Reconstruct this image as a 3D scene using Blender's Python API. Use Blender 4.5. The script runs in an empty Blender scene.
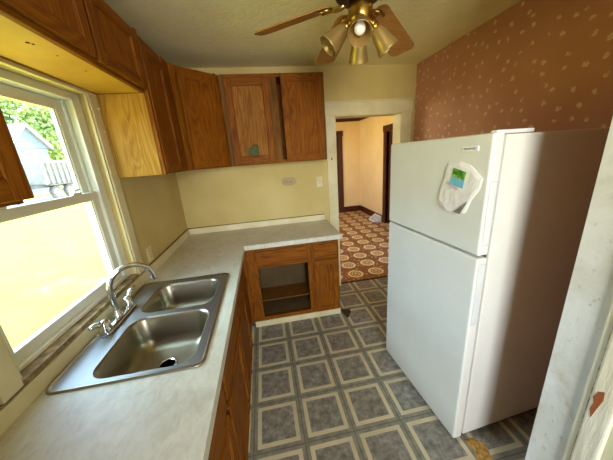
import bpy, bmesh, math, random
from mathutils import Matrix, Vector, noise
PI = math.pi
sc = bpy.context.scene
COL = sc.collection

# ------------------------------------------------------------------ camera
cam = bpy.data.cameras.new('camera'); cam_o = bpy.data.objects.new('camera', cam); COL.objects.link(cam_o)
R_ = Vector((0.98246616, -0.17282824, -0.0699331)); U_ = Vector((0.11530017, 0.26845629, 0.95636661)); F_ = Vector((0.14651317, 0.94766113, -0.28367635))
cm = Matrix((( R_.x, U_.x, -F_.x, 0.8843), (R_.y, U_.y, -F_.y, 0.1152), (R_.z, U_.z, -F_.z, 1.6515), (0, 0, 0, 1)))
cam_o.matrix_world = cm
cam.sensor_fit = 'HORIZONTAL'; cam.sensor_width = 36.0; cam.lens = 249.40 / 613.0 * 36.0
cam.clip_start = 0.02; cam.clip_end = 400
sc.camera = cam_o

# ------------------------------------------------------------------ world, sun, lights, exposure
sc.view_settings.view_transform = 'Standard'; sc.view_settings.look = 'None'
sc.view_settings.gamma = 1.0; sc.view_settings.use_curve_mapping = False
sc.view_settings.exposure = 0.64
w = bpy.data.worlds.new('sky'); sc.world = w; w.use_nodes = True
wn = w.node_tree.nodes; wl = w.node_tree.links
sky = wn.new('ShaderNodeTexSky'); sky.sky_type = 'NISHITA'; sky.sun_disc = False
sky.sun_elevation = math.radians(52); sky.sun_rotation = math.radians(20); sky.air_density = 1.0; sky.dust_density = 0.8
wl.new(sky.outputs[0], wn['Background'].inputs[0]); wn['Background'].inputs[1].default_value = 0.95

def lamp(name, kind, loc, direction, energy, color=(1, 1, 1), size=None, size_y=None, portal=False):
    l = bpy.data.lights.new(name, kind); l.energy = energy; l.color = color
    if kind == 'AREA':
        l.shape = 'RECTANGLE'; l.size = size; l.size_y = size_y
        if portal: l.cycles.is_portal = True
    o = bpy.data.objects.new(name, l); COL.objects.link(o); o.location = loc
    o.rotation_euler = Vector(direction).to_track_quat('-Z', 'Y').to_euler()
    return o
sun = lamp('sun', 'SUN', (0, 0, 20), (-0.30, -0.42, -0.86), 9.0, (1.0, 0.93, 0.78)); sun.data.angle = math.radians(0.6)
# daylight outside the kitchen window, high above the view through it
lamp('window_daylight', 'AREA', (-1.95, 1.30, 3.08), (3.7, 0.10, -2.3), 150, (0.56, 0.81, 1.0), 2.2, 1.1)
# daylight outside the window behind the viewer
lamp('rear_window_daylight', 'AREA', (1.06, -1.90, 1.75), (0.22, 1, -0.10), 37, (0.97, 0.98, 1.0), 0.95, 1.0).data.spread = math.radians(140)
# daylight outside the hall window
lamp('hall_window_daylight', 'AREA', (0.15, 5.2, 1.7), (1, 0.05, -0.1), 30, (1.0, 0.93, 0.80), 1.6, 1.4)
lamp('portal_left', 'AREA', (-0.16, 1.35, 1.53), (1, 0, 0), 1, (1, 1, 1), 1.0, 0.8, True)

# ------------------------------------------------------------------ helpers
def lin(c): return tuple((x / 255 / 12.92) if x / 255 <= 0.04045 else ((x / 255 + 0.055) / 1.055) ** 2.4 for x in c) + (1.0,)
def new_mat(name, rough=0.5, metal=0.0, color=None, spec=0.5):
    m = bpy.data.materials.new(name); m.use_nodes = True
    b = m.node_tree.nodes['Principled BSDF']
    b.inputs['Roughness'].default_value = rough; b.inputs['Metallic'].default_value = metal
    b.inputs['Specular IOR Level'].default_value = spec
    if color: b.inputs['Base Color'].default_value = lin(color)
    return m, m.node_tree.nodes, m.node_tree.links, b
def ramp(N, stops):
    r = N.new('ShaderNodeValToRGB'); e = r.color_ramp.elements
    while len(e) < len(stops): e.new(0.5)
    for el, (p, c) in zip(e, stops): el.position = p; el.color = lin(c) if len(c) == 3 else c
    return r
def coords(N, L, scale=(1, 1, 1), rot=(0, 0, 0), loc=(0, 0, 0)):
    t = N.new('ShaderNodeTexCoord'); mp = N.new('ShaderNodeMapping')
    mp.inputs['Scale'].default_value = scale; mp.inputs['Rotation'].default_value = rot; mp.inputs['Location'].default_value = loc
    L.new(t.outputs['Object'], mp.inputs[0]); return mp.outputs[0]
def noise_n(N, L, vec, scale, detail=4, rough=0.55, dist=0.0):
    n = N.new('ShaderNodeTexNoise'); n.inputs['Scale'].default_value = scale; n.inputs['Detail'].default_value = detail
    n.inputs['Roughness'].default_value = rough; n.inputs['Distortion'].default_value = dist
    L.new(vec, n.inputs['Vector']); return n
def mix(N, L, fac, a, b, mode='MIX'):
    m = N.new('ShaderNodeMix'); m.data_type = 'RGBA'; m.blend_type = mode
    for sock, v in ((0, fac), (6, a), (7, b)):
        if hasattr(v, 'links') or isinstance(v, bpy.types.NodeSocket): L.new(v, m.inputs[sock])
        elif isinstance(v, (int, float)): m.inputs[sock].default_value = v
        else: m.inputs[sock].default_value = lin(v)
    return m.outputs[2]
def math_n(N, L, op, a, b=None, c=None):
    m = N.new('ShaderNodeMath'); m.operation = op
    for i, v in enumerate((a, b, c)):
        if v is None: continue
        if isinstance(v, (int, float)): m.inputs[i].default_value = v
        else: L.new(v, m.inputs[i])
    return m.outputs[0]
def bump(N, L, b, h, strength=0.3, dist=0.01):
    bp = N.new('ShaderNodeBump'); bp.inputs['Strength'].default_value = strength; bp.inputs['Distance'].default_value = dist
    L.new(h, bp.inputs['Height']); L.new(bp.outputs[0], b.inputs['Normal'])

def wood(name, dark, mid, light, axis='z', rough=0.6, seed=0.0, fig=0.62):
    m, N, L, b = new_mat(name, rough, spec=0.15)
    s = [9.0, 9.0, 9.0]; s['xyz'.index(axis)] = 0.9
    v = coords(N, L, s, loc=(seed, seed * 1.7, seed * .6))
    n1 = noise_n(N, L, v, 1.0, 3, 0.5, 0.8)
    rings = math_n(N, L, 'FRACT', math_n(N, L, 'MULTIPLY', n1.outputs['Fac'], 13.0))
    tri = math_n(N, L, 'ABSOLUTE', math_n(N, L, 'SUBTRACT', rings, 0.5))
    s2 = [160.0, 160.0, 160.0]; s2['xyz'.index(axis)] = 5.0
    n2 = noise_n(N, L, coords(N, L, s2), 1.0, 3, 0.6)
    n3 = noise_n(N, L, coords(N, L, (2.2, 2.2, 2.2)), 1.0, 2)
    f = math_n(N, L, 'ADD', math_n(N, L, 'MULTIPLY', tri, 0.75 * fig), math_n(N, L, 'MULTIPLY', n2.outputs['Fac'], 0.55))
    f = math_n(N, L, 'ADD', f, math_n(N, L, 'MULTIPLY', n3.outputs['Fac'], 0.25))
    r = ramp(N, [(0.26, dark), (0.50, mid), (0.80, light)]); L.new(f, r.inputs[0])
    L.new(r.outputs[0], b.inputs['Base Color'])
    bump(N, L, b, n2.outputs['Fac'], 0.15, 0.002)
    return m
def mottled(name, a, c, scale=6, rough=0.7, bumps=0.0, bscale=60, detail=5, spec=0.4, dist=0.004):
    m, N, L, b = new_mat(name, rough, spec=spec)
    v = coords(N, L); n = noise_n(N, L, v, scale, detail)
    r = ramp(N, [(0.32, a), (0.68, c)]); L.new(n.outputs['Fac'], r.inputs[0]); L.new(r.outputs[0], b.inputs['Base Color'])
    if bumps: bump(N, L, b, noise_n(N, L, v, bscale, 4).outputs['Fac'], bumps, dist)
    return m

class MB:
    """collects shapes in world coordinates, then links them as ONE mesh object"""
    def __init__(self): self.bm = bmesh.new()
    def _merge(self, tmp, M=None, mi=0, smooth=False):
        if M is not None: bmesh.ops.transform(tmp, matrix=M, verts=tmp.verts)
        mp = {}
        for v in tmp.verts: mp[v] = self.bm.verts.new(v.co)
        for f in tmp.faces:
            try: nf = self.bm.faces.new([mp[v] for v in f.verts])
            except ValueError: continue
            nf.material_index = mi; nf.smooth = smooth
        tmp.free(); return self
    def box(self, x0, x1, y0, y1, z0, z1, bev=0.0, M=None, mi=0, seg=2):
        t = bmesh.new(); bmesh.ops.create_cube(t, size=1)
        for v in t.verts: v.co = Vector(((x0 + x1) / 2 + v.co.x * abs(x1 - x0), (y0 + y1) / 2 + v.co.y * abs(y1 - y0), (z0 + z1) / 2 + v.co.z * abs(z1 - z0)))
        if bev: bmesh.ops.bevel(t, geom=t.edges[:], offset=bev, segments=seg, profile=0.6, affect='EDGES', clamp_overlap=True)
        return self._merge(t, M, mi, False)
    def prism(self, poly, vec, M=None, mi=0, smooth=False):
        t = bmesh.new(); vs = [t.verts.new(p) for p in poly]; f = t.faces.new(vs)
        r = bmesh.ops.extrude_face_region(t, geom=[f]); bmesh.ops.translate(t, vec=Vector(vec), verts=[g for g in r['geom'] if isinstance(g, bmesh.types.BMVert)])
        bmesh.ops.recalc_face_normals(t, faces=t.faces[:])
        return self._merge(t, M, mi, smooth)
    def rings(self, rings, M=None, mi=0, smooth=True, cap0=True, cap1=True, closed=True):
        t = bmesh.new(); vv = [[t.verts.new(p) for p in r] for r in rings]
        for a, b in zip(vv, vv[1:]):
            n = len(a)
            for i in range(n if closed else n - 1):
                j = (i + 1) % n; t.faces.new((a[i], a[j], b[j], b[i]))
        if cap0: t.faces.new(list(reversed(vv[0])))
        if cap1: t.faces.new(vv[-1])
        bmesh.ops.recalc_face_normals(t, faces=t.faces[:])
        return self._merge(t, M, mi, smooth)
    def lathe(self, prof, M=None, n=24, mi=0, cap0=True, cap1=True, smooth=True):
        return self.rings([[(r * math.cos(2 * PI * k / n), r * math.sin(2 * PI * k / n), z) for k in range(n)] for r, z in prof], M, mi, smooth, cap0, cap1)
    def tube(self, pts, rad, n=12, mi=0, M=None, smooth=True):
        pts = [Vector(p) for p in pts]; R = rad if isinstance(rad, (list, tuple)) else [rad] * len(pts); out = []
        up = None
        for i, p in enumerate(pts):
            d = (pts[min(i + 1, len(pts) - 1)] - pts[max(i - 1, 0)]).normalized()
            if up is None: up = Vector((0, 0, 1)) if abs(d.z) < 0.9 else Vector((0, 1, 0))
            a = (up - d * up.dot(d)).normalized(); up = a; b = d.cross(a)
            out.append([p + (a * math.cos(2 * PI * k / n) + b * math.sin(2 * PI * k / n)) * R[i] for k in range(n)])
        return self.rings(out, M, mi, smooth)
    def build(self, name, mats, parent=None):
        if not isinstance(mats, (list, tuple)): mats = [mats]
        me = bpy.data.meshes.new(name)
        if parent is not None:
            self.bm.transform(ROOT[parent.name].inverted())
        self.bm.to_mesh(me); self.bm.free()
        for m in mats: me.materials.append(m)
        o = bpy.data.objects.new(name, me); COL.objects.link(o)
        if parent is not None: o.parent = parent; ROOT[o.name] = ROOT[parent.name]
        else: ROOT[o.name] = Matrix.Identity(4)
        return o
ROOT = {}
def tag(o, label, cat, group=None):
    o['label'] = label; o['category'] = cat
    if group: o['group'] = group
    return o
def thing(name, label, cat, loc=(0, 0, 0), rz=0.0, group=None):
    o = bpy.data.objects.new(name, None); COL.objects.link(o); o.empty_display_size = 0.05
    o.location = loc; o.rotation_euler = (0, 0, rz)
    ROOT[o.name] = Matrix.Translation(Vector(loc)) @ Matrix.Rotation(rz, 4, 'Z')
    return tag(o, label, cat, group)
def struct(name, mb, m, label=None, cat=None):
    o = mb.build(name, m); o['kind'] = 'structure'
    if label: o['label'] = label; o['category'] = cat or name.split('_')[0]
    return o
def solo(name, mb, m, label, cat, group=None):
    """a thing that is one mesh, its origin at its base"""
    bb = [v.co for v in mb.bm.verts]
    c = Vector(((min(v.x for v in bb) + max(v.x for v in bb)) / 2, (min(v.y for v in bb) + max(v.y for v in bb)) / 2, min(v.z for v in bb)))
    mb.bm.transform(Matrix.Translation(-c)); o = mb.build(name, m); o.location = c
    ROOT[o.name] = Matrix.Translation(c)
    return tag(o, label, cat, group)
def frameM(origin, u, n):
    """local x along u, local y along n (outward), z up"""
    u = Vector(u).normalized(); n = Vector(n).normalized()
    return Matrix(((u.x, n.x, 0, origin[0]), (u.y, n.y, 0, origin[1]), (u.z, n.z, 1, origin[2]), (0, 0, 0, 1)))
def axisM(origin, d):
    q = Vector(d).to_track_quat('Z', 'Y').to_matrix().to_4x4(); return Matrix.Translation(Vector(origin)) @ q

# ------------------------------------------------------------------ materials
OD, OM, OL = (82, 39, 2), (128, 70, 6), (154, 94, 18)
oak = {a: wood('oak_' + a, OD, OM, OL, a) for a in 'xyz'}
oak_worn = wood('oak_worn', (104, 58, 10), (142, 88, 24), (170, 118, 54), 'z', 0.6, 3.0)
oak_dull = wood('oak_dull', (72, 42, 10), (112, 70, 22), (142, 98, 42), 'z', 0.65, 5.0)
veneer = wood('golden_veneer', (128, 86, 22), (160, 116, 36), (180, 138, 58), 'z', 0.5, 1.3, 0.8)
plyy = mottled('cabinet_underside', (188, 138, 42), (208, 162, 62), 3.5, 0.55, 0.05, 90)
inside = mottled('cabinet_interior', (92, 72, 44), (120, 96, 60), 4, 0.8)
green_in = mottled('green_shelf_lining', (92, 104, 60), (112, 122, 74), 12, 0.8)
wallp = mottled('cream_wall_paint', (198, 174, 106), (214, 192, 128), 1.8, 0.75, 0.06, 45)
trimw = mottled('cream_trim_paint', (214, 200, 152), (230, 218, 176), 5, 0.5, 0.05, 40)
vinyl_w = mottled('white_window_vinyl', (232, 230, 214), (240, 238, 226), 3, 0.35)
white_en = mottled('fridge_white_enamel', (228, 226, 212), (234, 232, 219), 4, 0.34, 0.03, 350, 3, 0.5, 0.001)
white_plastic = mottled('white_plastic', (226, 226, 220), (234, 234, 228), 8, 0.4)
grip_m = mottled('pale_blue_grip', (214, 216, 210), (222, 224, 218), 8, 0.4)
grip_edge = mottled('grip_edge_shadow', (176, 176, 166), (186, 186, 176), 8, 0.6)
grey_gasket = mottled('grey_gasket', (60, 62, 66), (84, 86, 90), 8, 0.6)
hall_wall = mottled('hall_wall_paint', (224, 190, 130), (234, 202, 146), 1.6, 0.75)
brownwood = wood('dark_brown_trim', (48, 22, 10), (76, 38, 18), (98, 54, 28), 'z', 0.4, 2.0)
brownwood_h = wood('dark_brown_trim_flat', (48, 22, 10), (76, 38, 18), (98, 54, 28), 'y', 0.4, 2.0)
steel, N, L, b = new_mat('brushed_stainless_steel', 0.30, 1.0, (160, 150, 128))
b.inputs['Roughness'].default_value = 0.33
rim_steel, *_ = new_mat('satin_rim_steel', 0.45, 1.0, (158, 158, 154))
chrome, *_ = new_mat('chrome', 0.08, 1.0, (214, 214, 212))
brass, N, L, b = new_mat('polished_brass', 0.28, 1.0, (186, 150, 74))
shade_m, N, L, b = new_mat('amber_brass_shade', 0.4, 0.6, (178, 148, 88))
black, *_ = new_mat('black_void', 0.8, 0, (16, 14, 12))
darkmotor, *_ = new_mat('dark_bronze_motor', 0.35, 0.6, (58, 36, 18))
blade_m = wood('fan_blade_veneer', (134, 88, 40), (164, 114, 58), (184, 134, 76), 'x', 0.45, 4.0, 0.4)
blade_dark = wood('fan_blade_dark', (46, 26, 12), (62, 36, 18), (80, 48, 24), 'y', 0.5, 2.0, 0.5)
bulb_m, N, L, b = new_mat('frosted_bulb', 0.4, 0, (250, 244, 226))
b.inputs['Emission Color'].default_value = (1.0, 0.82, 0.5, 1); b.inputs['Emission Strength'].default_value = 0.12
almond = mottled('almond_plate', (158, 136, 86), (176, 154, 104), 20, 0.45)
glass = bpy.data.materials.new('window_glass'); glass.use_nodes = True
N = glass.node_tree.nodes; L = glass.node_tree.links; N.remove(N['Principled BSDF'])
tr = N.new('ShaderNodeBsdfTransparent'); tr.inputs[0].default_value = (0.96, 0.98, 0.96, 1); gl = N.new('ShaderNodeBsdfGlossy'); gl.inputs['Roughness'].default_value = 0.02
ms = N.new('ShaderNodeMixShader'); ms.inputs[0].default_value = 0.025
L.new(tr.outputs[0], ms.inputs[1]); L.new(gl.outputs[0], ms.inputs[2]); L.new(ms.outputs[0], N['Material Output'].inputs[0])

# plaster ceiling
ceil_m, N, L, b = new_mat('stippled_plaster_ceiling', 0.85)
v = coords(N, L); n = noise_n(N, L, v, 2.0, 5)
r = ramp(N, [(0.3, (238, 224, 164)), (0.7, (250, 238, 186))]); L.new(n.outputs['Fac'], r.inputs[0]); L.new(r.outputs[0], b.inputs['Base Color'])
h1 = noise_n(N, L, coords(N, L, (1, 1.6, 1), (0, 0, 0.5)), 20, 7, 0.7, 0.8); bump(N, L, b, h1.outputs['Fac'], 0.75, 0.014)

# laminate worktop
top_m, N, L, b = new_mat('cream_laminate', 0.38)
n = noise_n(N, L, coords(N, L, (34, 20, 20)), 1.0, 6, 0.65, 0.8); n2 = noise_n(N, L, coords(N, L), 5, 4)
f = math_n(N, L, 'ADD', math_n(N, L, 'MULTIPLY', n.outputs['Fac'], 0.6), math_n(N, L, 'MULTIPLY', n2.outputs['Fac'], 0.4))
r = ramp(N, [(0.36, (190, 183, 160)), (0.5, (206, 200, 178)), (0.66, (218, 213, 194))]); L.new(f, r.inputs[0]); L.new(r.outputs[0], b.inputs['Base Color'])

# kitchen floor vinyl: slate squares in cream frames
fl_m, N, L, b = new_mat('slate_square_vinyl', 0.42)
P = 0.3076
v = coords(N, L, (1 / P, 1 / P, 1), loc=(-0.6425 / P, -1.8096 / P, 0))
sx = N.new('ShaderNodeSeparateXYZ'); L.new(v, sx.inputs[0])
def tri_d(s): return math_n(N, L, 'ABSOLUTE', math_n(N, L, 'SUBTRACT', math_n(N, L, 'FRACT', s), 0.5))   # 0 centre .. .5 joint
d = math_n(N, L, 'MAXIMUM', tri_d(sx.outputs[0]), tri_d(sx.outputs[1]))
frame = math_n(N, L, 'MULTIPLY', math_n(N, L, 'GREATER_THAN', d, 0.342), math_n(N, L, 'LESS_THAN', d, 0.424))
line = math_n(N, L, 'GREATER_THAN', d, 0.488)
gap = math_n(N, L, 'GREATER_THAN', d, 0.424)
vo = coords(N, L)
n1 = noise_n(N, L, vo, 22, 7, 0.68); n2 = noise_n(N, L, vo, 5, 4)
r1 = ramp(N, [(0.33, (94, 92, 82)), (0.5, (130, 126, 114)), (0.68, (166, 160, 144))]); L.new(n1.outputs['Fac'], r1.inputs[0])
r2 = ramp(N, [(0.35, (114, 112, 98)), (0.65, (150, 146, 126))]); L.new(n1.outputs['Fac'], r2.inputs[0])
r3 = ramp(N, [(0.3, (184, 170, 134)), (0.6, (210, 198, 164))]); L.new(n2.outputs['Fac'], r3.inputs[0])
c = mix(N, L, gap, r1.outputs[0], r2.outputs[0]); c = mix(N, L, frame, c, r3.outputs[0]); c = mix(N, L, math_n(N, L, 'MULTIPLY', line, 0.5), c, (70, 68, 58))
dirt = ramp(N, [(0.42, (1, 1, 1, 1)), (0.75, (0.80, 0.76, 0.68, 1))]); L.new(n2.outputs['Fac'], dirt.inputs[0])
c = mix(N, L, 0.6, c, dirt.outputs[0], 'MULTIPLY'); L.new(c, b.inputs['Base Color'])

# hall floor vinyl: cream rings on red brown
hf_m, N, L, b = new_mat('brown_ring_vinyl', 0.45)
P = 0.305
v = coords(N, L, (1 / P, 1 / P, 1), loc=(-2.02 / P + 0.5, -3.19 / P + 0.5, 0))
sx = N.new('ShaderNodeSeparateXYZ'); L.new(v, sx.inputs[0])
def cen(s): return math_n(N, L, 'SUBTRACT', math_n(N, L, 'FRACT', s), 0.5)
cx, cy = cen(sx.outputs[0]), cen(sx.outputs[1])
rad = math_n(N, L, 'SQRT', math_n(N, L, 'ADD', math_n(N, L, 'MULTIPLY', cx, cx), math_n(N, L, 'MULTIPLY', cy, cy)))
ang = math_n(N, L, 'ARCTAN2', cy, cx)
rad2 = math_n(N, L, 'ADD', rad, math_n(N, L, 'MULTIPLY', math_n(N, L, 'SINE', math_n(N, L, 'MULTIPLY', ang, 8.0)), 0.012))
rg = ramp(N, [(0.0, (224, 198, 142)), (0.07, (140, 84, 38)), (0.13, (222, 196, 142)), (0.19, (156, 98, 46)), (0.245, (228, 204, 148)), (0.36, (130, 76, 36)), (0.42, (146, 98, 62)), (0.47, (136, 80, 38))])
rg.color_ramp.interpolation = 'CONSTANT'; L.new(rad2, rg.inputs[0])
q = N.new('ShaderNodeTexVoronoi'); q.inputs['Scale'].default_value = 18; L.new(coords(N, L), q.inputs['Vector'])
out = math_n(N, L, 'MULTIPLY', math_n(N, L, 'GREATER_THAN', rad2, 0.42), math_n(N, L, 'LESS_THAN', q.outputs['Distance'], 0.30))
c = mix(N, L, out, rg.outputs[0], (186, 158, 112)); L.new(c, b.inputs['Base Color'])

# wallpaper: small cream sprigs on brown rose
wp_m, N, L, b = new_mat('sprigged_rose_wallpaper', 0.7)
v = coords(N, L, (1, 1, 1)); vo1 = N.new('ShaderNodeTexVoronoi'); vo1.voronoi_dimensions = '2D'; vo1.inputs['Scale'].default_value = 10.5; vo1.inputs['Randomness'].default_value = 0.75; L.new(coords(N, L, (1, 1, 1), (0, PI / 2, PI / 2)), vo1.inputs['Vector'])
nz = noise_n(N, L, v, 55, 3); dd = math_n(N, L, 'ADD', vo1.outputs['Distance'], math_n(N, L, 'MULTIPLY', math_n(N, L, 'SUBTRACT', nz.outputs['Fac'], 0.5), 0.42))
spot = math_n(N, L, 'LESS_THAN', dd, 0.125); n2 = noise_n(N, L, v, 3, 4)
r = ramp(N, [(0.3, (188, 128, 102)), (0.7, (202, 144, 116))]); L.new(n2.outputs['Fac'], r.inputs[0])
cr = ramp(N, [(0.4, (232, 196, 152)), (0.6, (216, 168, 128))]); L.new(nz.outputs['Fac'], cr.inputs[0])
L.new(mix(N, L, spot, r.outputs[0], cr.outputs[0]), b.inputs['Base Color'])

# stained old paint (wall beside the viewer)
old_m, N, L, b = new_mat('stained_old_paint', 0.75)
v = coords(N, L, (1, 1, 0.8)); n = noise_n(N, L, v, 5, 8, 0.7, 0.6); n2 = noise_n(N, L, v, 40, 4)
r = ramp(N, [(0.28, (186, 172, 134)), (0.42, (220, 215, 196)), (0.62, (236, 234, 222))]); L.new(n.outputs['Fac'], r.inputs[0])
sp = ramp(N, [(0.30, (0.55, 0.45, 0.3, 1)), (0.38, (1, 1, 1, 1))]); L.new(n2.outputs['Fac'], sp.inputs[0])
L.new(mix(N, L, 0.5, r.outputs[0], sp.outputs[0], 'MULTIPLY'), b.inputs['Base Color'])
bump(N, L, b, n2.outputs['Fac'], 0.15, 0.006)
peel_m, N, L, b = new_mat('peeling_trim_paint', 0.6)
v = coords(N, L, (1, 14, 2.2)); n = noise_n(N, L, v, 2.2, 6, 0.65)
r = ramp(N, [(0.30, (150, 84, 40)), (0.31, (226, 214, 176)), (0.8, (240, 234, 208))]); L.new(n.outputs['Fac'], r.inputs[0]); L.new(r.outputs[0], b.inputs['Base Color'])
bump(N, L, b, n.outputs['Fac'], 0.7, 0.008)

lawn_m, N, L, b = new_mat('sunlit_grass', 0.9)
v = coords(N, L, (1, 1, 1)); n = noise_n(N, L, v, 1.3, 6, 0.7)
r = ramp(N, [(0.3, (204, 194, 48)), (0.6, (216, 206, 64)), (0.8, (228, 216, 104))]); L.new(n.outputs['Fac'], r.inputs[0]); L.new(r.outputs[0], b.inputs['Base Color'])
gravel_m = mottled('pale_gravel', (200, 194, 180), (222, 216, 204), 4, 0.9)
siding, N, L, b = new_mat('blue_grey_siding', 0.7)
v = coords(N, L, (1, 1, 5)); sx = N.new('ShaderNodeSeparateXYZ'); L.new(v, sx.inputs[0]); f = math_n(N, L, 'FRACT', sx.outputs[2])
r = ramp(N, [(0.0, (84, 98, 110)), (0.1, (122, 138, 150))]); L.new(f, r.inputs[0]); L.new(r.outputs[0], b.inputs['Base Color'])
roof_m = mottled('grey_shingles', (120, 120, 122), (150, 150, 152), 10, 0.9)
ext_white, *_ = new_mat('white_house_trim', 0.6, 0, (232, 232, 230))
dark_glass, *_ = new_mat('house_window_pane', 0.1, 0, (60, 70, 80))
leaf_a = mottled('leaf_green', (138, 164, 92), (190, 208, 136), 3, 0.7)
leaf_b = mottled('leaf_yellow_green', (160, 182, 92), (200, 212, 130), 3, 0.7)
bark = mottled('bark', (78, 62, 46), (104, 86, 66), 8, 0.9)
tire, *_ = new_mat('tyre_rubber', 0.8, 0, (104, 102, 98))
trailer_m = mottled('pale_trailer_steel', (132, 132, 128), (156, 156, 150), 2, 0.6)

panel_m = wood('unseen_dark_panelling', (58, 38, 22), (84, 58, 36), (104, 76, 48), 'z', 0.6, 7.0)  # dark brown invented for the unseen rear walls, cuts bounce onto the refrigerator
# ------------------------------------------------------------------ room dimensions
YB, H, XR = 2.950, 2.521, 2.664
YR = -1.62                      # wall behind the viewer
WY0, WY1, WZ0, WZ1 = 0.93, 1.77, 0.985, 2.045   # window opening
DL, DR, DZ = 1.712, 2.493, 2.047                # doorway opening
HY0, HX1, HY1, HX0, HH = 3.09, 3.60, 7.0, 0.55, 2.62
T = 0.14

# ------------------------------------------------------------------ structure
m = MB(); m.box(-0.02, XR + .1, YR - .1, 2.985, -0.08, 0.0); struct('floor', m, fl_m, 'kitchen floor of grey slate squares in cream frames')
m = MB(); m.box(HX0 - .1, HX1 + .1, 2.985, HY1 + .1, -0.08, 0.0); struct('floor', m, hf_m, 'brown ring patterned hall floor beyond the doorway')
m = MB(); m.box(-T, XR + T, YR - T, HY0, H, H + 0.25); struct('ceiling', m, ceil_m, 'stippled plaster kitchen ceiling')
m = MB(); m.box(HX0 - T, HX1 + T, HY0, HY1 + T, HH, HH + 0.2); struct('ceiling', m, hall_wall, 'pale ceiling of the hall beyond the doorway')
m = MB()
m.box(-T, 0, -.06, WY0, -0.7, H); m.box(-T, 0, WY1, HY0, -0.7, H); m.box(-T, 0, WY0, WY1, -0.7, WZ0); m.box(-T, 0, WY0, WY1, WZ1, H)
struct('wall_left', m, wallp, 'cream kitchen wall with the window over the sink')
m = MB()
m.box(0, DL, YB, HY0, 0, H); m.box(DR, XR + T, YB, HY0, 0, H); m.box(DL, DR, YB, HY0, DZ, H)
m.box(HX0 - T, HX1 + T, HY0 - 0.02, HY0, H, HH + 0.2)
struct('wall_back', m, wallp, 'cream back wall with the doorway to the hall')
m = MB(); m.box(XR, XR + T, YR - T, YB, 0, H); struct('wall_right', m, wp_m, 'rose brown wallpapered wall behind the refrigerator')
PX, PY = 1.90, 0.735
m = MB(); m.box(PX, XR, YR, PY, 0, H); o = struct('wall_closet', m, [old_m, wp_m, panel_m], 'stained cream wall end beside the refrigerator')
for f in o.data.polygons:
    if f.normal.y > .9: f.material_index = 1
m = MB(); m.box(PX - .008, PX, YR, -.27, 0.001, H); struct('wall_closet', m, panel_m, 'added brown panelled wall to the right behind the viewer')
m = MB()
m.box(0, 0.56, YR - T, YR, 0, H); m.box(1.56, PX + .1, YR - T, YR, 0, H); m.box(0.56, 1.56, YR - T, YR, 0, 0.9); m.box(0.56, 1.56, YR - T, YR, 2.3, H)
struct('wall_rear', m, panel_m, 'added brown panelled wall behind the viewer with a window')
m = MB(); m.box(-T, 0, YR - T, -.06, -.7, H); struct('wall_left', m, panel_m, 'added brown panelled wall to the left behind the viewer')
m = MB(); m.box(0.001, 0.56, -.36, -.24, 0.001, H - .001); struct('wall_rear', m, panel_m, 'added unseen wall blocking rear light from the left cabinet')  # added out of view, keeps rear light off the near cabinet and casing
# hall
m = MB(); m.box(HX1, HX1 + T, HY0, 4.40, 0, HH); m.box(HX1, HX1 + T, 5.42, HY1 + T, 0, HH); m.box(HX1, HX1 + T, 4.40, 5.42, 2.03, HH)
struct('wall_hall_right', m, hall_wall, 'peach hall wall with the dark framed door')
m = MB(); m.box(HX0 - T, 2.20, HY1, HY1 + T, 0, HH); m.box(2.96, HX1, HY1, HY1 + T, 0, HH); m.box(2.20, 2.96, HY1, HY1 + T, 2.10, HH)
struct('wall_hall_far', m, hall_wall, 'peach far wall of the hall')
m = MB(); m.box(HX0 - T, HX0, HY0, 4.4, 0, HH); m.box(HX0 - T, HX0, 6.0, HY1, 0, HH); m.box(HX0 - T, HX0, 4.4, 6.0, 0, 1.0); m.box(HX0 - T, HX0, 4.4, 6.0, 2.4, HH)
struct('wall_hall_left', m, hall_wall, 'hall wall with a window out of sight')
# room behind the hall's far opening, and behind the right-hand door
m = MB(); m.box(1.9, 3.3, HY1 + 1.6, HY1 + 1.7, 0, HH); m.box(1.8, 1.9, HY1 + T, HY1 + 1.7, 0, HH); m.box(3.3, 3.4, HY1 + T, HY1 + 1.7, 0, HH); m.box(1.8, 3.4, HY1 + T, HY1 + 1.7, -0.05, 0); m.box(1.8, 3.4, HY1 + T, HY1 + 1.7, HH, HH + .1)
struct('wall_hall_room', m, hall_wall, 'pale wall of the room beyond the far hall opening')
m = MB(); m.box(HX1 - .012, HX1, 5.56, HY1, 0, 0.16, .004); m.box(HX1 - .012, HX1, HY0, 4.27, 0, .16, .004); struct('baseboard_right', m, brownwood_h, 'dark brown baseboard along the right hall wall')
m = MB(); m.box(3.10, HX1 - .015, HY1 - .018, HY1, 0, 0.16, .004); struct('baseboard_far', m, brownwood_h, 'dark brown baseboard along the far hall wall')
m = MB(); m.box(HX0, HX1, HY1 - .05, HY1, 2.45, 2.53, .01); m.box(HX1 - .05, HX1, HY0, HY1 - .05, 2.45, 2.53, .01); struct('trim_4', m, brownwood_h, 'dark brown picture rail high on the hall walls')
m = MB(); m.box(2.96, 3.10, HY1 - .025, HY1 + T, 0, 2.10, .004); m.box(2.06, 2.20, HY1 - .025, HY1 + T, 0, 2.10, .004); m.box(2.04, 3.12, HY1 - .03, HY1, 2.10, 2.23, .004)
struct('trim_5', m, brownwood, 'dark brown casing of the far hall opening')
m = MB(); m.box(HX1 - .025, HX1 + T, 5.42, 5.55, 0, 2.03, .004); m.box(HX1 - .025, HX1 + T, 4.28, 4.40, 0, 2.03, .004); m.box(HX1 - .03, HX1, 4.26, 5.57, 2.03, 2.16, .004)
struct('trim_6', m, brownwood, 'dark brown casing of the door on the right hall wall')
m = MB(); m.box(HX1 + .04, HX1 + .08, 4.41, 5.41, 0.01, 2.02)
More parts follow.
